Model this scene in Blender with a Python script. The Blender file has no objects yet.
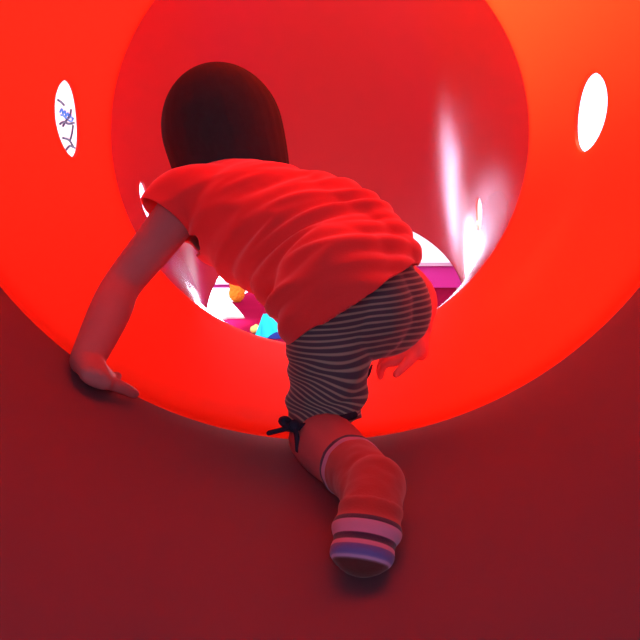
import bpy, bmesh, math, random
import numpy as np
from mathutils import Vector, Matrix, noise
from mathutils.bvhtree import BVHTree

random.seed(4)
S = bpy.context.scene
COL = S.collection

# ------------------------------------------------------------------ camera
F_PX = 700.0
T = 0.36                    # height of the tube's lowest line above the hall floor
R = 0.5                     # inner radius of the tube
AX = T + R                  # height of the tube axis
CAM = Vector((0, 0, AX - 0.254))
PIT = math.atan(75 / F_PX)
FWD = Vector((0, math.cos(PIT), -math.sin(PIT)))
UPV = Vector((0, math.sin(PIT), math.cos(PIT)))
RGT = Vector((1, 0, 0))


def ray(px, py):
    return RGT * ((px - 320) / F_PX) + FWD + UPV * ((320 - py) / F_PX)


def W(px, py, d):
    return CAM + ray(px, py) * d


cd = bpy.data.cameras.new('camera')
cam = bpy.data.objects.new('camera', cd)
COL.objects.link(cam)
cam.location = CAM
cam.rotation_euler = (math.pi / 2 - PIT, 0, 0)
cd.sensor_width = 36
cd.lens = 36 * F_PX / 640
cd.clip_start = 0.01
S.camera = cam
S.view_settings.view_transform = 'Standard'
S.view_settings.look = 'None'
S.view_settings.gamma = 1
S.view_settings.use_curve_mapping = False
S.view_settings.exposure = 0.0


# ------------------------------------------------------------------ materials
def new_mat(name):
    m = bpy.data.materials.new(name)
    m.use_nodes = True
    n = m.node_tree
    n.nodes.clear()
    out = n.nodes.new('ShaderNodeOutputMaterial')
    return m, n, out


def principled(name, col, rough=.6, spec=.3, noise_amt=.12, scale=30, bump=0, sheen=0, coat=0, col2=None):
    m, n, out = new_mat(name)
    b = n.nodes.new('ShaderNodeBsdfPrincipled')
    b.inputs['Roughness'].default_value = rough
    b.inputs['Specular IOR Level'].default_value = spec
    b.inputs['Sheen Weight'].default_value = sheen
    b.inputs['Coat Weight'].default_value = coat
    tc = n.nodes.new('ShaderNodeTexCoord')
    nz = n.nodes.new('ShaderNodeTexNoise')
    nz.inputs['Scale'].default_value = scale
    nz.inputs['Detail'].default_value = 5
    n.links.new(tc.outputs['Object'], nz.inputs['Vector'])
    mx = n.nodes.new('ShaderNodeMix')
    mx.data_type = 'RGBA'
    mx.inputs[6].default_value = (*col, 1)
    c2 = col2 or [c * (1 - noise_amt * 2) for c in col]
    mx.inputs[7].default_value = (*c2, 1)
    n.links.new(nz.outputs['Fac'], mx.inputs[0])
    n.links.new(mx.outputs[2], b.inputs['Base Color'])
    if bump:
        bp = n.nodes.new('ShaderNodeBump')
        bp.inputs['Strength'].default_value = bump
        bp.inputs['Distance'].default_value = .002
        n.links.new(nz.outputs['Fac'], bp.inputs['Height'])
        n.links.new(bp.outputs['Normal'], b.inputs['Normal'])
    n.links.new(b.outputs[0], out.inputs[0])
    return m


def plastic(name, dcol, tcol, trans, gloss, rough, scale=9):
    """moulded polyethylene: diffuse + light coming through + a soft surface gloss"""
    m, n, out = new_mat(name)
    d = n.nodes.new('ShaderNodeBsdfDiffuse')
    d.inputs['Color'].default_value = (*dcol, 1)
    t = n.nodes.new('ShaderNodeBsdfTranslucent')
    t.inputs['Color'].default_value = (*tcol, 1)
    g = n.nodes.new('ShaderNodeBsdfGlossy')
    g.inputs['Roughness'].default_value = rough
    tc = n.nodes.new('ShaderNodeTexCoord')
    nz = n.nodes.new('ShaderNodeTexNoise')
    nz.inputs['Scale'].default_value = 260
    nz.inputs['Detail'].default_value = 3
    n.links.new(tc.outputs['Object'], nz.inputs['Vector'])
    bp = n.nodes.new('ShaderNodeBump')
    bp.inputs['Strength'].default_value = .12
    bp.inputs['Distance'].default_value = .001
    n.links.new(nz.outputs['Fac'], bp.inputs['Height'])
    n.links.new(bp.outputs['Normal'], g.inputs['Normal'])
    a = n.nodes.new('ShaderNodeMixShader')
    a.inputs[0].default_value = trans
    n.links.new(d.outputs[0], a.inputs[1])
    n.links.new(t.outputs[0], a.inputs[2])
    fr = n.nodes.new('ShaderNodeFresnel')
    fr.inputs['IOR'].default_value = 1.45
    mul = n.nodes.new('ShaderNodeMath')
    mul.operation = 'MULTIPLY'
    mul.inputs[1].default_value = gloss
    n.links.new(fr.outputs[0], mul.inputs[0])
    b = n.nodes.new('ShaderNodeMixShader')
    n.links.new(mul.outputs[0], b.inputs[0])
    n.links.new(a.outputs[0], b.inputs[1])
    n.links.new(g.outputs[0], b.inputs[2])
    n.links.new(b.outputs[0], out.inputs[0])
    return m


def emit(name, col, s):
    m, n, out = new_mat(name)
    e = n.nodes.new('ShaderNodeEmission')
    e.inputs[0].default_value = (*col, 1)
    e.inputs[1].default_value = s
    n.links.new(e.outputs[0], out.inputs[0])
    return m


def ramp_mat(name, attr, stops, rough=.85, mult=1.0, weave=900):
    """cloth whose colour bands follow a length measured along the garment"""
    m, n, out = new_mat(name)
    b = n.nodes.new('ShaderNodeBsdfPrincipled')
    b.inputs['Roughness'].default_value = rough
    b.inputs['Specular IOR Level'].default_value = .15
    b.inputs['Sheen Weight'].default_value = .25
    at = n.nodes.new('ShaderNodeAttribute')
    at.attribute_name = attr
    r = n.nodes.new('ShaderNodeValToRGB')
    r.color_ramp.interpolation = 'LINEAR'
    els = r.color_ramp.elements
    while len(els) > 1:
        els.remove(els[-1])
    for i, (p, c) in enumerate(stops):
        e = els[0] if i == 0 else els.new(p)
        e.position = p
        e.color = (*c, 1)
    if mult != 1.0:
        mm = n.nodes.new('ShaderNodeMath')
        mm.operation = 'MULTIPLY'
        mm.inputs[1].default_value = mult
        fr = n.nodes.new('ShaderNodeMath')
        fr.operation = 'FRACT'
        n.links.new(at.outputs['Fac'], mm.inputs[0])
        n.links.new(mm.outputs[0], fr.inputs[0])
        n.links.new(fr.outputs[0], r.inputs[0])
    else:
        n.links.new(at.outputs['Fac'], r.inputs[0])
    n.links.new(r.outputs[0], b.inputs['Base Color'])
    tc = n.nodes.new('ShaderNodeTexCoord')
    nz = n.nodes.new('ShaderNodeTexNoise')
    nz.inputs['Scale'].default_value = weave
    n.links.new(tc.outputs['Object'], nz.inputs['Vector'])
    bp = n.nodes.new('ShaderNodeBump')
    bp.inputs['Strength'].default_value = .3
    bp.inputs['Distance'].default_value = .001
    n.links.new(nz.outputs['Fac'], bp.inputs['Height'])
    n.links.new(bp.outputs['Normal'], b.inputs['Normal'])
    n.links.new(b.outputs[0], out.inputs[0])
    return m


MAT = {}
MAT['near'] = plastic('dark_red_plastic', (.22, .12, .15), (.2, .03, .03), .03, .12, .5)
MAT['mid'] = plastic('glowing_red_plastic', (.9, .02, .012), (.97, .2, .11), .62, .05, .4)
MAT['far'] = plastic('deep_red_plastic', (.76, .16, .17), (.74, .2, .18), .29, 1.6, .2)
MAT['skin'] = principled('skin', (.52, .2, .21), .6, .2, .05, 40)
MAT['shirt'] = principled('red_jersey', (.95, .06, .06), .85, .12, .06, 700, .25, .3)
MAT['shirt_hem'] = principled('dark_red_ribbing', (.16, .012, .02), .85, .12, .06, 700, .25, .2)
MAT['hair'] = principled('dark_brown_hair', (.045, .045, .05), .75, .08, .15, 60)
MAT['cord'] = principled('navy_cord', (.03, .025, .05), .8, .2, .1, 300, .2)
MAT['eye'] = principled('dark_eye', (.02, .012, .01), .15, .6, .0, 5)
MAT['mat_floor'] = principled('crimson_mat', (.22, .006, .035), 1, 0, .12, 3)
MAT['pale_floor'] = principled('pale_bounce_floor', (.75, .45, .43), .9, .1, .05, 3)
MAT['white_cloth'] = principled('white_cloth', (.9, .9, .82), .9, .1, .06, 12, .2)
MAT['green_cloth'] = principled('pale_green_cloth', (.72, .8, .42), .9, .1, .06, 12, .2)
MAT['orange_fluff'] = principled('orange_fluff', (.95, .33, .03), .95, .1, .25, 90, .6)
MAT['cyan_cloth'] = principled('cyan_cloth', (.02, .62, .85), .9, .1, .12, 10, .2)
MAT['navy_cloth'] = principled('navy_cloth', (.015, .03, .2), .9, .1, .1, 20, .2)
MAT['yellow_plush'] = principled('yellow_plush', (.95, .75, .2), .9, .1, .1, 60, .3)
MAT['wall'] = principled('rose_wall_paint', (.75, .07, .42), .9, .1, .03, 4)
MAT['white_wall'] = principled('white_wall_paint', (.85, .85, .86), .9, .1, .03, 4)
MAT['poster'] = principled('poster_paper', (.93, .92, .86), .7, .2, .03, 6, col2=(.95, .9, .66))
MAT['blue_ink'] = principled('blue_ink', (.05, .22, .6), .6, .2, .1, 30)
MAT['dark_ink'] = principled('dark_ink', (.05, .06, .1), .6, .2, .1, 30)
MAT['frame'] = principled('window_frame_white', (.8, .8, .82), .5, .3, .03, 10)
MAT['pane'] = emit('bright_glare_pane', (.86, .86, 1.0), 14)


# ------------------------------------------------------------------ helpers
def link(name, me, mat=None, parent=None, smooth=True, angle=40):
    o = bpy.data.objects.new(name, me)
    COL.objects.link(o)
    if mat is not None:
        me.materials.clear()
        for m in (mat if isinstance(mat, (list, tuple)) else [mat]):
            me.materials.append(m)
    if parent is not None:
        o.parent = parent
    if smooth:
        me.polygons.foreach_set('use_smooth', [True] * len(me.polygons))
        if angle:
            me.set_sharp_from_angle(angle=math.radians(angle))
    return o


def from_bm(name, bm, mat, parent=None, smooth=True, angle=40):
    me = bpy.data.meshes.new(name)
    bmesh.ops.recalc_face_normals(bm, faces=bm.faces)
    bm.to_mesh(me)
    bm.free()
    return link(name, me, mat, parent, smooth, angle)


def tag(o, label, cat, group=None, kind=None):
    o['label'] = label
    o['category'] = cat
    if group:
        o['group'] = group
    if kind:
        o['kind'] = kind
    return o


def baked(me, mods, cutters=()):
    """a copy of mesh `me` with modifiers applied"""
    o = bpy.data.objects.new('baking', me)
    COL.objects.link(o)
    for typ, kw in mods:
        md = o.modifiers.new(typ, typ)
        for k, v in kw.items():
            setattr(md, k, v)
    dg = bpy.context.evaluated_depsgraph_get()
    dg.update()
    r = bpy.data.meshes.new_from_object(o.evaluated_get(dg))
    bpy.data.objects.remove(o)
    return r


def catmull(P, n):
    P = [np.asarray(p, float) for p in P]
    if len(P) == 2:
        return [P[0] + (P[1] - P[0]) * t for t in np.linspace(0, 1, n + 1)]
    Q = [2 * P[0] - P[1]] + P + [2 * P[-1] - P[-2]]
    out = []
    for i in range(1, len(Q) - 2):
        a, b, c, d = Q[i - 1], Q[i], Q[i + 1], Q[i + 2]
        for k in range(n):
            t = k / n
            out.append(.5 * (2 * b + (c - a) * t + (2 * a - 5 * b + 4 * c - d) * t * t + (3 * b - a - 3 * c + d) * t ** 3))
    out.append(P[-1])
    return out


def limb(bm, pts, rad, lat=None, n=6, seg=20, caps=True):
    """tapered sweep with round ends; rad entries are r or (r_lateral, r_other)"""
    rr = [(r, r) if not isinstance(r, (tuple, list)) else r for r in rad]
    data = [list(p) + list(r) for p, r in zip(pts, rr)]
    D = catmull(data, n)
    P = [Vector(d[:3]) for d in D]
    rad2 = [(max(d[3], 1e-4), max(d[4], 1e-4)) for d in D]
    tang = []
    for i in range(len(P)):
        t = P[min(i + 1, len(P) - 1)] - P[max(i - 1, 0)]
        tang.append(t.normalized())
    lat0 = Vector(lat) if lat is not None else (Vector((0, 0, 1)).cross(tang[0]) if abs(tang[0].z) < .9 else Vector((1, 0, 0)))
    rings = []
    secs = []
    cur = lat0
    for i in range(len(P)):
        base = Vector(lat) if lat is not None else cur
        u = (base - tang[i] * base.dot(tang[i])).normalized()
        cur = u
        v = tang[i].cross(u)
        secs.append((P[i], u, v, rad2[i][0], rad2[i][1]))
    if caps:
        pre, post = [], []
        p, u, v, a, b = secs[0]
        m = min(a, b)
        for k in (3, 2, 1):
            an = k / 4 * math.pi / 2 + .12
            pre.append((p - tang[0] * m * math.sin(an), u, v, a * math.cos(an), b * math.cos(an)))
        p, u, v, a, b = secs[-1]
        m = min(a, b)
        for k in (1, 2, 3):
            an = k / 4 * math.pi / 2 + .12
            post.append((p + tang[-1] * m * math.sin(an), u, v, a * math.cos(an), b * math.cos(an)))
        secs = pre + secs + post
    for p, u, v, a, b in secs:
        rings.append([bm.verts.new(p + u * (a * math.cos(t)) + v * (b * math.sin(t)))
                      for t in (2 * math.pi * k / seg for k in range(seg))])
    for a, b in zip(rings[:-1], rings[1:]):
        for k in range(seg):
            bm.faces.new((a[k], a[(k + 1) % seg], b[(k + 1) % seg], b[k]))
    bm.faces.new(rings[0][::-1])
    bm.faces.new(rings[-1])
    return rings


def ball(bm, c, r, frame=None, sub=3):
    """ellipsoid; r scalar or 3 radii along the columns of frame"""
    g = bmesh.ops.create_icosphere(bm, subdivisions=sub, radius=1)
    rs = Vector((r, r, r)) if not isinstance(r, (tuple, list)) else Vector(r)
    M = frame if frame is not None else Matrix.Identity(3)
    for v in g['verts']:
        q = Vector((v.co.x * rs.x, v.co.y * rs.y, v.co.z * rs.z))
        v.co = Vector(c) + M @ q


def volume(bm, voxel=.003, it=8, fac=.5):
    bmesh.ops.recalc_face_normals(bm, faces=bm.faces)
    me = bpy.data.meshes.new('volume')
    bm.to_mesh(me)
    bm.free()
    return baked(me, [('REMESH', dict(mode='VOXEL', voxel_size=voxel, use_smooth_shade=True)),
                      ('SMOOTH', dict(factor=fac, iterations=it))])


def frame_of(fwd, up):
    f = Vector(fwd).normalized()
    u = Vector(up)
    u = (u - f * u.dot(f)).normalized()
    s = f.cross(u)
    return Matrix((s, f, u)).transposed()    # columns: right, forward, up


# ------------------------------------------------------------------ the tube
def profile(w):
    """closed cross-section of a moulded wall of length w: (along, radial offset) with rolled inner edges and end flanges"""
    th, fl, e = .007, .045, .010
    p = []
    for k in range(5):
        a = k / 4 * math.pi / 2
        p.append((e - e * math.sin(a) if k else e, 0) if False else (e * (1 - math.sin(a)), e * (1 - math.cos(a))))
    return p, th, fl, e


def tube_section(name, y0, y1, mat, seg=192, ny=14, flange=(True, True)):
    """straight lathe around the tube axis; inner skin, rolled edges, outer skin, outward flanges"""
    th, fl, e = .007, .04, .009
    pr = []
    for k in range(5):                                  # rolled edge, start
        a = k / 4 * math.pi / 2
        pr.append((y0 + e * (1 - math.sin(a)), R + e * (1 - math.cos(a))))
    pr = [(y0, R + e)] + [(y0 + e * (1 - math.cos(a)), R + e * (1 - math.sin(a))) for a in (math.pi / 8, math.pi / 4, 3 * math.pi / 8, math.pi / 2)]
    L = y1 - y0
    pr += [(y0 + e + (L - 2 * e) * k / ny, R) for k in range(1, ny)]
    pr += [(y1 - e * (1 - math.cos(a)), R + e * (1 - math.sin(a))) for a in (math.pi / 2, 3 * math.pi / 8, math.pi / 4, math.pi / 8)]
    pr += [(y1, R + e)]
    if flange[1]:
        pr += [(y1, R + fl), (y1 - .012, R + fl), (y1 - .012, R + e + th)]
    else:
        pr += [(y1 - .004, R + e + th)]
    pr += [(y1 - .03, R + th)] + [(y0 + .03 + (L - .06) * (1 - k / ny), R + th) for k in range(1, ny)] + [(y0 + .03, R + th)]
    if flange[0]:
        pr += [(y0 + .012, R + e + th), (y0 + .012, R + fl), (y0, R + fl)]
    else:
        pr += [(y0 + .004, R + e + th)]
    bm = bmesh.new()
    rings = []
    for (y, r) in pr:
        rings.append([bm.verts.new((r * math.sin(2 * math.pi * k / seg), y, AX - r * math.cos(2 * math.pi * k / seg))) for k in range(seg)])
    n = len(rings)
    for i in range(n):
        a, b = rings[i], rings[(i + 1) % n]
        for k in range(seg):
            bm.faces.new((a[k], b[k], b[(k + 1) % seg], a[(k + 1) % seg]))
    bmesh.ops.recalc_face_normals(bm, faces=bm.faces)
    return bm


Y1 = F_PX * R / 400          # near / middle seam
Y2 = F_PX * R / 203.6          # middle / far seam
G = .0015


def bend_section(seg=160, ns=40):
    """the far elbow, bending downwards"""
    rho, th_end, phi = 1.50, .827, .1176
    b = Vector((math.sin(phi), 0, -math.cos(phi)))
    a = Vector((0, 1, 0))
    nrm = a.cross(b)
    c0 = Vector((0, Y2 + G, AX))
    th, e, fl = .007, .009, .045
    R = .519                    # the bend slips over the ring, so its floor lies a little lower
    bm = bmesh.new()

    def ring(t, r):
        c = c0 + a * (rho * math.sin(t)) + b * (rho * (1 - math.cos(t)))
        ee = b * math.cos(t) - a * math.sin(t)
        return [bm.verts.new(c + nrm * (r * math.sin(2 * math.pi * k / seg)) + ee * (r * math.cos(2 * math.pi * k / seg))) for k in range(seg)]
    st = [(0, R + e)] + [((e * (1 - math.cos(q))) / rho, R + e * (1 - math.sin(q))) for q in (.4, .8, 1.2, 1.5708)]
    st += [(th_end * k / ns, R) for k in range(1, ns)]
    st += [(th_end - .006 / rho, R), (th_end - .001 / rho, R + .002), (th_end, R + .005), (th_end, R + .011), (th_end - .003 / rho, R + .013), (th_end - .012 / rho, R + .012), (th_end - .014 / rho, R + th)]
    st += [(th_end * (1 - k / ns), R + th) for k in range(1, ns)]
    st += [(.012 / rho, R + e + th), (.012 / rho, R + fl), (0, R + fl)]
    rings = [ring(t, r) for t, r in st]
    n = len(rings)
    for i in range(n):
        p, q = rings[i], rings[(i + 1) % n]
        for k in range(seg):
            bm.faces.new((p[k], q[k], q[(k + 1) % seg], p[(k + 1) % seg]))
    bmesh.ops.recalc_face_normals(bm, faces=bm.faces)
    return bm


def drill(bm, spots, hole_r):
    """cut round peep holes where the given picture directions meet the wall"""
    me = bpy.data.meshes.new('tube')
    bm.to_mesh(me)
    tree = BVHTree.FromBMesh(bm)
    bm.free()
    cb = bmesh.new()
    for (px, py), (r, asp) in zip(spots, hole_r):
        loc, nrm, idx, dist = tree.ray_cast(CAM, ray(px, py).normalized())
        nrm = Vector(nrm)
        z = nrm
        x = Vector((0, 0, 1))
        x = (x - z * x.dot(z)).normalized()
        y = z.cross(x)
        top, bot = [], []
        for k in range(40):
            t = 2 * math.pi * k / 40
            q = loc + x * (r * math.cos(t)) + y * (r * asp * math.sin(t))
            top.append(cb.verts.new(q + z * .06))
            bot.append(cb.verts.new(q - z * .06))
        for k in range(40):
            cb.faces.new((top[k], top[(k + 1) % 40], bot[(k + 1) % 40], bot[k]))
        cb.faces.new(top[::-1])
        cb.faces.new(bot)
    bmesh.ops.recalc_face_normals(cb, faces=cb.faces)
    cme = bpy.data.meshes.new('drill')
    cb.to_mesh(cme)
    cb.free()
    co = bpy.data.objects.new('drill', cme)
    COL.objects.link(co)
    r = baked(me, [('BOOLEAN', dict(object=co, operation='DIFFERENCE', solver='EXACT'))])
    bpy.data.objects.remove(co)
    return r


tube = bpy.data.objects.new('play_tube', None)
COL.objects.link(tube)
tag(tube, 'red plastic crawl tube around the crawling child, bolted from three stretches', 'play tube')
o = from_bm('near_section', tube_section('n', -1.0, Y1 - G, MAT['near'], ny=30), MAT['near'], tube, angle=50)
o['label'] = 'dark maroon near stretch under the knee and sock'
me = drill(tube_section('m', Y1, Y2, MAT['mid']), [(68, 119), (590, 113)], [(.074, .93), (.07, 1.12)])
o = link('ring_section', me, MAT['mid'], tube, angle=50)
o['label'] = 'bright glowing red and orange ring with two big oval holes'
me = drill(bend_section(), [(145, 201), (479, 214)], [(.056, .9), (.056, 1.0)])
o = link('exit_bend', me, MAT['far'], tube, angle=50)
o['label'] = 'dull crimson far bend curving down to the open exit'


def floor_z(x, y=None):
    return AX - math.sqrt(R * R - x * x)


# ------------------------------------------------------------------ the hall outside
def box_bm(bm, lo, hi):
    g = bmesh.ops.create_cube(bm, size=1)
    for v in g['verts']:
        v.co = Vector([lo[i] + (hi[i] - lo[i]) * (v.co[i] + .5) for i in range(3)])


bm = bmesh.new()
box_bm(bm, (-6, -5, -.1), (6, 2.9, 0))
o = from_bm('floor', bm, MAT['pale_floor'], smooth=False)  # unseen floor under the tube, made pale to bounce light into the ring
o['kind'] = 'structure'
bm = bmesh.new()
box_bm(bm, (-6, 2.9, -.1), (6, 10, 0))
o = from_bm('floor', bm, MAT['mat_floor'], smooth=False)
o['kind'] = 'structure'
bm = bmesh.new()
box_bm(bm, (-2.3, 10, 0), (3.1, 10.15, 3.6))
o = from_bm('wall_back', bm, MAT['wall'], smooth=False)
o['kind'] = 'structure'
bm = bmesh.new()
box_bm(bm, (-2.3, 4, 0), (-2.2, 10, 3.6))
o = from_bm('wall_left', bm, MAT['white_wall'], smooth=False)
o['kind'] = 'structure'
bm = bmesh.new()
box_bm(bm, (3.0, 4.5, 0), (3.1, 6.9, 3.3))
box_bm(bm, (3.0, 8.75, 0), (3.1, 10, 3.3))
box_bm(bm, (3.0, 6.9, 0), (3.1, 8.75, 1.5))          # low part under a gap shaped to keep the right hole bright
o = from_bm('wall_right', bm, MAT['wall'], smooth=False)
o['kind'] = 'structure'
bm = bmesh.new()
box_bm(bm, (-2.3, 4.5, 3.3), (3.1, 10, 3.4))
o = from_bm('ceiling', bm, MAT['wall'], smooth=False)
o['kind'] = 'structure'
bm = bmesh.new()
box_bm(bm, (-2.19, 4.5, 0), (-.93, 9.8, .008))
o = from_bm('floor', bm, MAT['white_wall'], smooth=False)  # added white floor panel, unseen, mirrored as glare in the bend
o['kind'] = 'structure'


def added_window(name, x0, x1, z0, z1, n, pane):
    bm = bmesh.new()
    for k in range(n + 1):
        x = x0 + (x1 - x0) * k / n
        box_bm(bm, (x - .03, 9.92, z0), (x + .03, 10, z1))
    box_bm(bm, (x0, 9.92, z0 - .05), (x1, 10, z0))
    box_bm(bm, (x0, 9.92, z1), (x1, 10, z1 + .05))
    win = from_bm(name, bm, MAT['frame'], smooth=False)
    win['kind'] = 'structure'
    bm = bmesh.new()
    box_bm(bm, (x0, 9.96, z0), (x1, 9.98, z1))
    from_bm('pane', bm, pane, win, smooth=False)


added_window('added_window_1', -2.0, .3, .1, 2.9, 2, MAT['pane'])  # glowing pane added, set left to put glare on the bend's right wall
added_window('added_window_2', .9, 2.9, .36, 2.9, 2, emit('pale_added_pane', (.9, .85, 1.0), 1.5))  # glowing pane added to whiten the view inside the exit rim

# poster on the left hall wall, seen through the left peep hole
pc = CAM + ray(68, 119) * ((2.2) / (252 / 700))
pz, py_ = pc.z, pc.y
bm = bmesh.new()
box_bm(bm, (-2.196, py_ - .95, pz - .6), (-2.188, py_ + .95, pz + .6))
poster = from_bm('hanging_poster', bm, MAT['poster'], smooth=False)
tag(poster, 'pale poster with blue script and thin dark lines, seen through the left oval hole', 'poster')


def strokes(name, lines, r, mat):
    bm = bmesh.new()
    for ln in lines:
        P = []
        for (px, py) in ln:
            q = ray(px, py)
            t = 2.184 / -q.x
            P.append(CAM + q * t)
        limb(bm, P, [r] * len(P), n=5, seg=6)
    return from_bm(name, bm, mat, poster)


strokes('script_lettering', [
    [(60, 112), (62, 109), (63, 114), (65, 111), (66, 116), (68, 113), (69, 118), (71, 115)],
    [(61, 115), (64, 116), (67, 119), (70, 121), (72, 121), (73, 118), (70, 117)]], .0085, MAT['blue_ink'])
strokes('line_drawing', [
    [(58, 100), (61, 102), (64, 105)], [(71, 110), (70, 115), (66, 121), (63, 126)], [(73, 126), (72, 133), (70, 141)],
    [(63, 138), (67, 139), (70, 141), (73, 146)],
    [(60, 124), (64, 122), (69, 124), (74, 123)], [(66, 150), (70, 146), (75, 148)]], .010, MAT['dark_ink'])

# ------------------------------------------------------------------ things on the mat beyond the exit


def on_mat(px, py):
    q = ray(px, py)
    return CAM + q * (CAM.z / -q.z)


def cloth_heap(name, base, w, h, mat, parent=None, seed=0, peak=(0, 0), squash=.6, folds=7, round_=1.25):
    """a draped heap: a cone of cloth with hanging folds, wavy hem and creases"""
    rnd = random.Random(seed)
    ph = [rnd.uniform(0, 6.28) for _ in range(4)]
    bm = bmesh.new()
    NR, NS = 16, 64
    rings = []
    for i in range(1, NR + 1):
        v = i / NR
        ring = []
        for k in range(NS):
            t = 2 * math.pi * k / NS
            fold = 1 + (.16 * math.sin(folds * t + ph[0]) + .09 * math.sin((folds * 2 - 3) * t + ph[1])) * v ** 1.3 + .12 * math.sin(2 * t + ph[2])
            r = w / 2 * (v ** .8) * fold
            z = h * (1 - v ** round_) * (1 + .05 * math.sin(3 * t + ph[3]))
            ring.append(bm.verts.new((base.x + r * math.cos(t) + peak[0] * (1 - v), base.y + squash * r * math.sin(t) + peak[1] * (1 - v), base.z + .003 + max(0, z))))
        rings.append(ring)
    topv = bm.verts.new((base.x + peak[0], base.y + peak[1], base.z + h * 1.02))
    for k in range(NS):
        bm.faces.new((topv, rings[0][k], rings[0][(k + 1) % NS]))
    for a, b in zip(rings[:-1], rings[1:]):
        for k in range(NS):
            bm.faces.new((a[k], b[k], b[(k + 1) % NS], a[(k + 1) % NS]))
    bm.faces.new(rings[-1])
    return from_bm(name, bm, mat, parent, angle=0)


b = on_mat(213, 318)
w_ = cloth_heap('cloth_bundle', b + Vector((.0, -.02, 0)), .43, .23, MAT['white_cloth'], seed=3, folds=5, peak=(-.05, 0), round_=1.9)
tag(w_, 'big crumpled white cloth bundle on the crimson mat, left inside the tube exit', 'cloth')
cloth_heap('lining', b + Vector((-.1, -.07, 0)), .16, .13, MAT['green_cloth'], w_, seed=8, folds=4)['label'] = 'pale green lining showing at the near corner'
# orange fluffy piece on the far side of the bundle
bo = on_mat(237, 302)
bm = bmesh.new()
ball(bm, bo + Vector((0, 0, .10)), (.085, .07, .10), sub=5)
ball(bm, bo + Vector((-.03, 0, .19)), (.05, .045, .05), sub=4)
me = volume(bm, .006, 3)
for v in me.vertices:
    v.co += v.normal * (.010 * noise.noise(v.co * 45) + .006 * noise.noise(v.co * 110))
of = link('plush_toy', me, MAT['orange_fluff'], angle=0)
tag(of, 'fluffy orange soft toy on the mat behind the white cloth bundle', 'toy')
bc = on_mat(270, 337)
cy = cloth_heap('cloth_heap', bc + Vector((.015, 0, 0)), .22, .15, MAT['cyan_cloth'], seed=5, folds=8, peak=(-.05, 0))
tag(cy, 'small peaked heap of cyan cloth on the mat beside the child\'s red shirt', 'cloth')
cloth_heap('navy_edge', bc + Vector((.06, -.075, 0)), .14, .04, MAT['navy_cloth'], cy, seed=9, folds=4)['label'] = 'navy lower edge of the cyan cloth'
by = on_mat(254, 334)
bm = bmesh.new()
ball(bm, by + Vector((0, .03, .027)), (.03, .03, .027), sub=4)
ball(bm, by + Vector((.012, .03, .05)), (.016, .016, .014), sub=3)
me = volume(bm, .003, 3)
yo = link('plush_ball', me, MAT['yellow_plush'], angle=0)
tag(yo, 'little yellow round toy peeking out left of the cyan cloth', 'toy')

# ------------------------------------------------------------------ the child
HD = Vector((-math.sin(math.radians(48)), math.cos(math.radians(48)), 0))     # heading: away and to the left
LT = Vector((-HD.y, HD.x, 0))                                                 # the child's left hand side
child = bpy.data.objects.new('person', None)
COL.objects.link(child)
tag(child, 'small dark-haired child crawling away in red T-shirt, striped shorts and striped socks', 'person')

pel = W(346, 290, .875)
wai = W(304, 245, .94)
che = W(250, 212, 1.01)
nek = W(216, 188, 1.045)
lhip, rhip = pel + LT * .042, pel - LT * .044
lsh = W(184, 207, .985)
rsh = W(288, 206, 1.11)
def wall_hit(px, py):
    q = ray(px, py)
    cz = CAM.z - AX
    a, b, c = q.x ** 2 + q.z ** 2, 2 * q.z * cz, cz * cz - R * R
    return CAM + q * ((-b + math.sqrt(b * b - 4 * a * c)) / (2 * a))


# left arm planted on the wall of the tube
lel = W(123, 284, .94)
lha = wall_hit(90, 386)
lwr = W(87, 360, (lha - CAM).dot(FWD) + .012)
# right arm, mostly hidden
rel = W(413, 285, 1.2)
rwr = W(419, 330, 1.16)
rha = W(407, 352, 1.13)
# left leg: kneeling
lkn = W(318, 437, .835)
lan = W(357, 472, .672)
# right leg: stepping under the belly
rkn = W(322, 322, 1.08)
ran = W(330, 385, 1.03)

hd_c = W(223, 132, 1.075)
h_fwd = Vector((-.22, 1, .02)).normalized()
h_up = Vector((-.27, 0, 1)).normalized()
HF = frame_of(h_fwd, h_up)

bm = bmesh.new()
limb(bm, [pel + (pel - wai) * .3, pel, wai, che, nek], [(.056, .056), (.066, .062), (.066, .058), (.088, .07), (.05, .05)], lat=LT, n=6, seg=28)
ball(bm, lhip + (pel - wai) * .18, .05)
ball(bm, rhip + (pel - wai) * .24, .052)
limb(bm, [che + LT * .03, lsh], [.05, .036])
limb(bm, [che - LT * .03, rsh], [.05, .036])
limb(bm, [nek, hd_c + HF @ Vector((0, -.01, -.06))], [.036, .034])
# head with face
ball(bm, hd_c, (.072, .085, .086), HF, 4)
ball(bm, hd_c + HF @ Vector((0, .035, -.045)), (.052, .045, .045), HF)       # jaw
ball(bm, hd_c + HF @ Vector((.034, .052, -.032)), .019)                        # cheeks
ball(bm, hd_c + HF @ Vector((-.034, .052, -.032)), .019)
limb(bm, [hd_c + HF @ Vector((0, .082, .002)), hd_c + HF @ Vector((0, .09, -.02))], [.006, .010])   # nose
limb(bm, [hd_c + HF @ Vector((-.016, .075, -.047)), hd_c + HF @ Vector((0, .082, -.047)), hd_c + HF @ Vector((.016, .075, -.047))], [.004, .007, .004], seg=10)   # lips
for s in (-1, 1):
    ball(bm, hd_c + HF @ Vector((s * .074, .0, -.012)), (.008, .016, .022), HF)
    ball(bm, hd_c + HF @ Vector((s * .028, .074, .02)), (.018, .010, .007), HF)   # brow
# arms
limb(bm, [lsh, (lsh + lel) / 2 + Vector((.0, 0, .0)), lel, (lel * .6 + lwr * .4), lwr], [.032, .029, .0255, .0265, .0205], n=6)
limb(bm, [rsh, rel, rwr], [.034, .027, .021], n=8)
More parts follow.
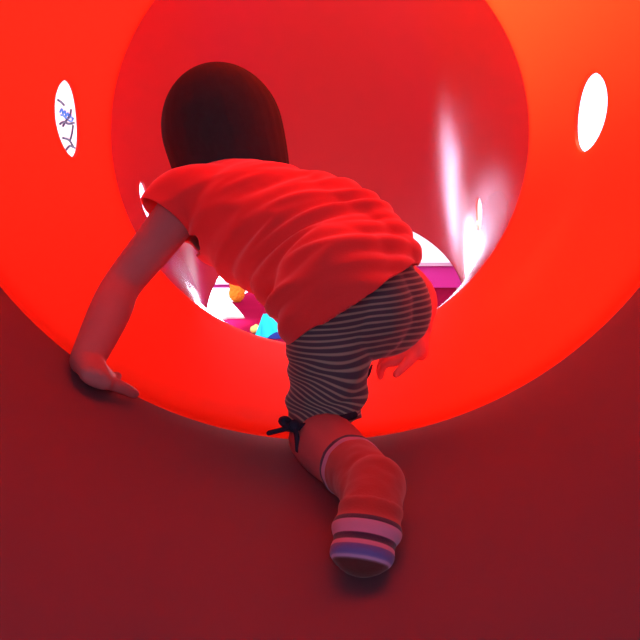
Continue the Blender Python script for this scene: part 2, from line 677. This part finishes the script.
# legs
limb(bm, [lhip, lhip * .5 + lkn * .5 + Vector((.007, 0, 0)), lkn], [.048, .038, .034], n=6)
limb(bm, [lkn, lkn * .6 + lan * .4, lan], [.036, .036, .026], n=6)
limb(bm, [rhip, (rhip + rkn) / 2, rkn], [.05, .044, .036], n=6)
limb(bm, [rkn, rkn * .6 + ran * .4, ran], [.036, .034, .025], n=6)


def hand(bm, wrist, palm_c, fdir, normal, side, curl=.25, s=1.0):
    """palm + four unequal bent fingers + thumb. fdir: where fingers point; normal: back of the hand; side: direction of the thumb"""
    f = fdir.normalized()
    nn = (normal - f * normal.dot(f)).normalized()
    sd = (side - f * side.dot(f) - nn * side.dot(nn)).normalized()
    w = .023 * s
    limb(bm, [wrist, palm_c - f * .018 * s], [(.02, .017), (.022 * s, .013 * s)], lat=sd, n=4)
    limb(bm, [palm_c - f * .02 * s, palm_c + f * .018 * s], [(.022 * s, .0125 * s), (.0255 * s, .011 * s)], lat=sd, n=4)
    for i, (off, ln) in enumerate(((.9, .036), (.3, .042), (-.3, .039), (-.9, .030))):
        p0 = palm_c + f * .016 * s + sd * (off * w)
        d = (f + sd * off * .16).normalized()
        p1 = p0 + d * (ln * .42 * s) + nn * (.003 * s)
        d2 = (d - nn * curl).normalized()
        p2 = p1 + d2 * (ln * .34 * s)
        d3 = (d - nn * curl * 2).normalized()
        p3 = p2 + d3 * (ln * .28 * s)
        limb(bm, [p0, p1, p2, p3], [.0066 * s, .0063 * s, .006 * s, .0052 * s], n=3, seg=12)
    t0 = palm_c - f * .012 * s + sd * (.017 * s)
    t1 = t0 + (sd * .8 + f * .45).normalized() * (.022 * s)
    t2 = t1 + (sd * .7 + f * .65 - nn * .1).normalized() * (.020 * s)
    limb(bm, [t0, t1, t2], [.009 * s, .0075 * s, .006 * s], n=3, seg=12)


def wall_pt(p, lift):
    """the point of the tube wall under p (radially), lifted inwards"""
    v = Vector((p.x, 0, p.z - AX))
    v = v.normalized() * (R - lift)
    return Vector((v.x, p.y, AX + v.z))


def wall_n(p):
    return -Vector((p.x, 0, p.z - AX)).normalized()


lp = lha.copy()
lp += wall_n(lp) * .017
hand(bm, lwr, lp, Vector((-.28, 1, 0)), wall_n(lp), Vector((.85, .0, -.3)), .22, 1.0)
hand(bm, rwr, rha, Vector((-.8, .3, -.3)), Vector((.3, -.4, .8)), Vector((-.3, -.8, .1)), .85, 1.1)
# bare feet inside the socks
lto = wall_hit(361, 578)
lto.z += .016
lhe = W(376, 486, .62)
limb(bm, [lan, lhe * .7 + lto * .3, lto], [.023, .019, .012], n=5)
rto = ran + Vector((-.03, .10, 0))
rto.z = floor_z(rto.x) + .018
limb(bm, [ran, ran * .5 + rto * .5 - Vector((0, 0, .006)), ran * .2 + rto * .8], [.022, .018, .010], n=5)
me = volume(bm, .0022, 5)
body = link('body', me, MAT['skin'], child, angle=0)
for s in (-1, 1):
    bm = bmesh.new()
    ball(bm, hd_c + HF @ Vector((s * .028, .0745, .004)), (.011, .007, .008), HF)
    from_bm('eye', bm, MAT['eye'], child, angle=0)


# ---- hair: a bob with a fringe
def hair_mesh():
    NT, NV = 200, 44
    bm = bmesh.new()
    rnd = random.Random(2)
    off = [rnd.uniform(-1, 1) for _ in range(NT)]
    grid = []
    for j in range(NV + 1):
        v = j / NV
        row = []
        for k in range(NT):
            t = 2 * math.pi * k / NT               # 0 = back of the head
            back = -math.cos(t)                    # +1 front
            front = max(0, (abs((t + math.pi) % (2 * math.pi) - math.pi) - 2.05) / 1.09)
            hem = -.098 + .012 * math.cos(t) + (.12 * min(1, front * 2.2))
            hem += .003 * off[k]
            # meridian: quarter ellipse then straight down
            top, rx, ry = .102, .092, .098
            Lq = 1.0
            zend = hem
            if v < .55:
                a = v / .55 * math.pi / 2
                rr, z = math.sin(a), top * math.cos(a)
                if z < hem:
                    z = hem
            else:
                u = (v - .55) / .45
                z = min(top, hem) * u if hem < 0 else hem
                rr = 1 - .09 * u * u - .02 * u
            strand = 1 + .0035 * math.sin(t * 31 + 2 * math.sin(t * 3)) * min(1, v * 2) + .004 * off[k] * v + .002 * math.sin(t * 67) * v
            x, y = rx * rr * math.sin(t) * strand, -ry * rr * math.cos(t) * strand
            if y > 0:
                y *= .98
            row.append((x, y, z))
        grid.append(row)
    V = [[bm.verts.new(hd_c + HF @ Vector(p)) for p in row] for row in grid[1:]]
    cap = bm.verts.new(hd_c + HF @ Vector((0, 0, .1022)))
    for k in range(NT):
        bm.faces.new((cap, V[0][k], V[0][(k + 1) % NT]))
    for a, b in zip(V[:-1], V[1:]):
        for k in range(NT):
            bm.faces.new((a[k], b[k], b[(k + 1) % NT], a[(k + 1) % NT]))
    # turn the hem inwards for thickness
    last = V[-1]
    inner = []
    for k in range(NT):
        p = HF.transposed() @ (last[k].co - hd_c)
        q = Vector((p.x * .84, p.y * .84, p.z + .004))
        inner.append(bm.verts.new(hd_c + HF @ q))
    for k in range(NT):
        bm.faces.new((last[k], inner[k], inner[(k + 1) % NT], last[(k + 1) % NT]))
    up2 = []
    for k in range(NT):
        p = HF.transposed() @ (inner[k].co - hd_c)
        q = Vector((p.x * .98, p.y * .98, p.z + .05))
        up2.append(bm.verts.new(hd_c + HF @ q))
    for k in range(NT):
        bm.faces.new((inner[k], up2[k], up2[(k + 1) % NT], inner[(k + 1) % NT]))
    return bm


from_bm('hair', hair_mesh(), MAT['hair'], child, angle=0)


# ---- T-shirt
lk2 = W(321, 432, .83)
def cut(bm, co, no, test):
    fs = [f for f in bm.faces if test(f.calc_center_median())]
    es = {e for f in fs for e in f.edges}
    vs = {v for f in fs for v in f.verts}
    bmesh.ops.bisect_plane(bm, geom=list(vs) + list(es) + fs, plane_co=co, plane_no=no, clear_outer=True, dist=1e-5)


def seg_dist(p, a, b):
    t = max(-.5, min(1.6, (p - a).dot(b - a) / (b - a).length_squared))
    return (p - (a + (b - a) * t)).length


sl_dir = (lel - lsh).normalized()
lsl = W(168, 221, .975)                    # middle of the left sleeve opening
rsl = rsh + (rel - rsh).normalized() * .075
bm = bmesh.new()
back = (pel - wai)
limb(bm, [pel + back * .45, pel + Vector((0, 0, .004)), wai + Vector((-.004, 0, 0)), che + Vector((0, 0, -.008)), nek + Vector((0, 0, .0))],
     [(.078, .08), (.085, .088), (.088, .084), (.1, .085), (.055, .052)], lat=LT, n=6, seg=32)
# the belly of the shirt hangs loose
limb(bm, [W(308, 298, .89), W(280, 260, .955), W(234, 228, 1.0)], [(.06, .035), (.062, .04), (.05, .035)], lat=LT, n=5)
limb(bm, [che + LT * .03, lsh + Vector((0, 0, .004)), lsl + sl_dir * .03], [.062, .048, .037], n=5)
limb(bm, [che - LT * .03, rsh, rsl + (rel - rsh).normalized() * .03], [.062, .05, .042], n=5)
ball(bm, lhip + Vector((.020, -.012, .004)), .072, sub=4)
ball(bm, W(309, 304, .88), .042, sub=4)
ball(bm, W(308, 302, .822), .046, sub=4)
limb(bm, [W(285, 210, .985), W(338, 227, .925), W(377, 255, .885)], [.055, .058, .050], n=5)
ball(bm, lhip * .75 + lk2 * .25 + Vector((.016, -.010, .004)), .056, sub=4)
me = volume(bm, .0035, 10)
bm = bmesh.new()
bm.from_mesh(me)
h1, h2 = W(300, 337, .865), W(419, 260, .845)
hn = (h2 - h1).cross((h1 + h2) / 2 - CAM).normalized()
if hn.dot(back) < 0:
    hn = -hn
cut(bm, h1, hn, lambda p: (p - che).dot(back.normalized()) > .05)
cut(bm, lsl, (sl_dir + Vector((-.12, 0, -.05))).normalized(), lambda p: seg_dist(p, lsh, lel) < .053 and (p - lsh).dot(sl_dir) > .0)
rd = (rel - rsh).normalized()
nd = (hd_c - nek).normalized()
cut(bm, nek + nd * .022, nd, lambda p: (p - nek).length < .09)
bm.normal_update()
# folds: creases run from the shoulders and belly obliquely across the flank to the back
ax_f = (W(395, 240, .87) - W(262, 318, .92)).normalized()       # direction of the creases
ac_f = (W(330, 330, .9) - W(230, 180, 1.02)).normalized()
for v in bm.verts:
    p = v.co
    u = p.dot(ax_f)
    w = (p - ax_f * u).dot(ac_f)
    wob = noise.noise(Vector((u * 7, w * 9, 3.1))) * .9
    f1 = math.sin((w * 120) + wob * 3.0 + u * 8)
    f2 = noise.noise(Vector((u * 9, w * 42, .7)))
    low = 1 / (1 + math.exp(-((p - che).dot(Vector((.5, -.2, -1)).normalized()) + .01) * 45))
    amp = .0015 + .0065 * low
    rid = (1 - abs(f2) * 2.2)
    v.co = p + v.normal * (amp * (.15 * f1 + 1.1 * rid - .5))
me = bpy.data.meshes.new('tshirt')
bm.to_mesh(me)
bm.free()
me = baked(me, [('SMOOTH', dict(factor=.5, iterations=3)), ('SOLIDIFY', dict(thickness=.003, offset=1.0))])
shirt = link('tshirt', me, MAT['shirt'], child, angle=0)
shirt['label'] = 'plain red short-sleeved T-shirt'
# dark ribbed edge of the left sleeve

# ---- striped shorts
bm = bmesh.new()
limb(bm, [pel + back * .3 + Vector((0, 0, -.004)), pel, wai], [(.064, .064), (.074, .07), (.072, .064)], lat=LT, n=6, seg=32)
ball(bm, lhip + back * .2, .054, sub=4)
ball(bm, rhip + back * .28 + Vector((.0, 0, -.008)), .062, sub=4)
limb(bm, [lhip + back * .1, lhip * .5 + lk2 * .5 + Vector((.008, 0, -.01)), lk2, W(322, 470, .83)], [.054, .047, .041, .04], n=6, seg=28)
limb(bm, [rhip + back * .1, (rhip + rkn) / 2, rkn], [.06, .05, .043], n=6, seg=28)
me = volume(bm, .003, 8)
bm = bmesh.new()
bm.from_mesh(me)
k1, k2 = W(286, 434, .80), W(356, 417, .84)
kn = (k2 - k1).cross(FWD).normalized()
if kn.z > 0:
    kn = -kn
cut(bm, (k1 + k2) / 2, kn, lambda p: (p - lk2).length < .11)
rk_d = (rkn - rhip).normalized()
cut(bm, rkn, rk_d, lambda p: (p - rkn).length < .09)
cut(bm, wai - back * .1, -back.normalized(), lambda p: True)
bm.normal_update()
lay = bm.verts.layers.float.new('band')
thd = (lk2 - lhip).normalized()
for v in bm.verts:
    p = v.co
    hgt = p.z
    # lies across the leg: nearly level on the seat, dipping to the outside on the thigh
    thigh = 1 / (1 + math.exp(-(pel.z - .085 - hgt) * 60))
    tilt = (p.x * .1) * (1 - thigh) + thigh * (p.x * -.28 + .012 * math.sin(p.x * 40 + hgt * 22))
    nz = noise.noise(Vector((p.x * 14, p.y * 14, p.z * 30)))
    v[lay] = hgt - tilt + .002 * nz + 5
    am = .003 * thigh
    v.co = p + v.normal * (am * math.sin((hgt - p.x * .5) * 190 + nz * 2.5) + .0012 * nz)
me = bpy.data.meshes.new('shorts')
bm.to_mesh(me)
bm.free()
me = baked(me, [('SOLIDIFY', dict(thickness=.0025, offset=1.0))])
MAT['shorts'] = ramp_mat('striped_jersey', 'band', [(0, (.08, .065, .09)), (.5, (.08, .065, .09)), (.65, (.33, .31, .25)), (.85, (.33, .31, .25)), (1, (.08, .065, .09))], mult=1 / .0068)
shorts = link('shorts', me, MAT['shorts'], child, angle=0)
shorts['label'] = 'knee-length shorts with thin dark and pale stripes'
# ties at the hems
bm = bmesh.new()
kd = .785
limb(bm, [W(288, 424, .80), W(300, 427, kd), W(318, 425, kd), W(338, 420, .785), W(354, 415, .80)], [.0045] * 5, n=6, seg=10)
limb(bm, [W(292, 424, .79), W(286, 419, .78), W(281, 421, .78), W(287, 427, .778)], [.0035] * 4, n=5, seg=8)
limb(bm, [W(292, 427, .785), W(281, 430, .77), W(269, 433, .768)], [.003] * 3, n=5, seg=8)
limb(bm, [W(295, 427, .78), W(297, 438, .772), W(298, 450, .772)], [.003] * 3, n=5, seg=8)
ball(bm, W(294, 426, .783), .0075, sub=2)
t_ = from_bm('drawstring', bm, MAT['cord'], shorts, angle=0)
bm = bmesh.new()
limb(bm, [W(372, 365, .93), W(369, 373, .925), W(366, 380, .925), W(364, 386, .925)], [.0012, .0022, .0011, .0022], n=4, seg=8)
from_bm('drawstring', bm, MAT['cord'], shorts, angle=0)


# ---- socks
def sock(ankle_top, ankle, heel, ball_, toe, up_vec, mat):
    """foot with a rounded heel; the band attribute runs from cuff (0) over heel to toe (1)"""
    bm = bmesh.new()
    lat = (toe - heel).cross(up_vec).normalized()
    limb(bm, [ankle_top, ankle, heel * .6 + ankle * .4], [.0305, .028, .025], n=5, seg=24)
    ball(bm, heel, (.025, .026, .025), frame_of((toe - heel), up_vec), 4)
    limb(bm, [heel, heel * .5 + ball_ * .5, ball_, toe], [(.025, .025), (.0235, .021), (.0255, .018), (.021, .0135)], lat=lat, n=6, seg=24)
    limb(bm, [ankle, heel * .5 + ball_ * .5 + up_vec * -.004], [.025, .020], n=4)
    me = volume(bm, .0025, 6)
    bm = bmesh.new()
    bm.from_mesh(me)
    cd_ = (ankle_top - ankle).normalized()
    cut(bm, ankle_top, cd_, lambda p: (p - ankle_top).length < .06)
    lay = bm.verts.layers.float.new('band')
    ft = (toe - heel).normalized()
    bd = (ft * .8 - up_vec * .6).normalized()          # the toe seam and bands lean over the toes
    bm.normal_update()
    for v in bm.verts:
        p = v.co
        s = (p - heel).dot(bd)
        a = (p - ankle).dot(cd_)
        if a > .0 and s < .03:
            v[lay] = max(0, .2 - a / .03 * .2)
        else:
            v[lay] = .22 + .78 * max(0, min(1, (s + .03) / .16))
        v.co = p + v.normal * (.0012 * math.sin(s * 260) if s > .03 else .0008 * noise.noise(p * 90))
    me = bpy.data.meshes.new('sock')
    bm.to_mesh(me)
    bm.free()
    me = baked(me, [('SOLIDIFY', dict(thickness=.002, offset=1.0))])
    return link('sock', me, mat, child, angle=0)


lil, nav, red, toe_c, blu = (.5, .31, .54), (.02, .015, .07), (.38, .05, .045), (.11, .03, .03), (.16, .13, .42)


def bands(L):
    st, eps = [], .003
    for i, (p, c) in enumerate(L):
        if i:
            st.append((p - eps, L[i - 1][1]))
        st.append((p, c))
    return st


MAT['sock'] = ramp_mat('striped_sock_knit', 'band', bands([(0, lil), (.04, nav), (.10, lil), (.16, red), (.602, nav), (.628, lil), (.68, nav), (.716, lil), (.738, blu), (.768, lil), (.778, toe_c)]), weave=500)
MAT['sock'].node_tree.nodes
up_sole = (UPV * 1.0 - FWD * .6).normalized()
sk = sock(lan + (lkn - lan).normalized() * .022, lan, lhe, lhe * .38 + lto * .62, lto, up_sole, MAT['sock'])
sk['label'] = 'lilac sock with navy stripes and a red heel, on the trailing left foot'
rhe = ran + Vector((.006, -.02, -.012))
rhe.z = floor_z(rhe.x) + .034
sock(ran + Vector((0, 0, .05)), ran, rhe, rhe * .38 + rto * .62 + Vector((0, 0, .004)), rto, Vector((0, 0, 1)), MAT['sock'])

# everything that presses on the plastic flattens against it
for o in list(child.children) + [c for p in child.children for c in p.children]:
    n = len(o.data.vertices)
    co = np.empty(n * 3, np.float32)
    o.data.vertices.foreach_get('co', co)
    co = co.reshape(-1, 3)
    r = np.hypot(co[:, 0], co[:, 2] - AX)
    k = (r > R - .002) & (co[:, 1] < Y2)
    f = (R - .002) / r[k]
    co[k, 0] *= f
    co[k, 2] = AX + (co[k, 2] - AX) * f
    o.data.vertices.foreach_set('co', co.ravel())

# ------------------------------------------------------------------ light
wd = bpy.data.worlds.new('hall')
S.world = wd
wd.use_nodes = True
bg = wd.node_tree.nodes['Background']
bg.inputs[0].default_value = (.84, .7, 1.0, 1)
bg.inputs[1].default_value = 3.0


def area(name, loc, target, size, power, col):
    l = bpy.data.lights.new(name, 'AREA')
    l.energy = power
    l.color = col
    l.size = size
    o = bpy.data.objects.new(name, l)
    COL.objects.link(o)
    o.location = loc
    o.rotation_euler = (Vector(target) - Vector(loc)).to_track_quat('-Z', 'Y').to_euler()
    return o


area('ceiling_lamp', (.9, 1.35, 2.6), (.15, 1.3, 1.0), .7, 310, (1, .78, .36))
area('mat_fill', (.3, 5.2, 3.1), (-.4, 4.6, 0), .8, 42, (1, .97, .95))  # unseen fill light added to brighten the things on the mat
sl = bpy.data.lights.new('glare_spot', 'SPOT')  # spot added over the white floor panel to feed the bend's glare
sl.energy = 5200
sl.color = (.76, .64, 1)
sl.spot_size = math.radians(30)
sl.spot_blend = .5
sl.shadow_soft_size = .15
so = bpy.data.objects.new('glare_spot', sl)
COL.objects.link(so)
so.location = (-1.36, 5.4, 3.2)

S.cycles.max_bounces = 14
S.cycles.diffuse_bounces = 8
S.cycles.transmission_bounces = 10
S.cycles.glossy_bounces = 4
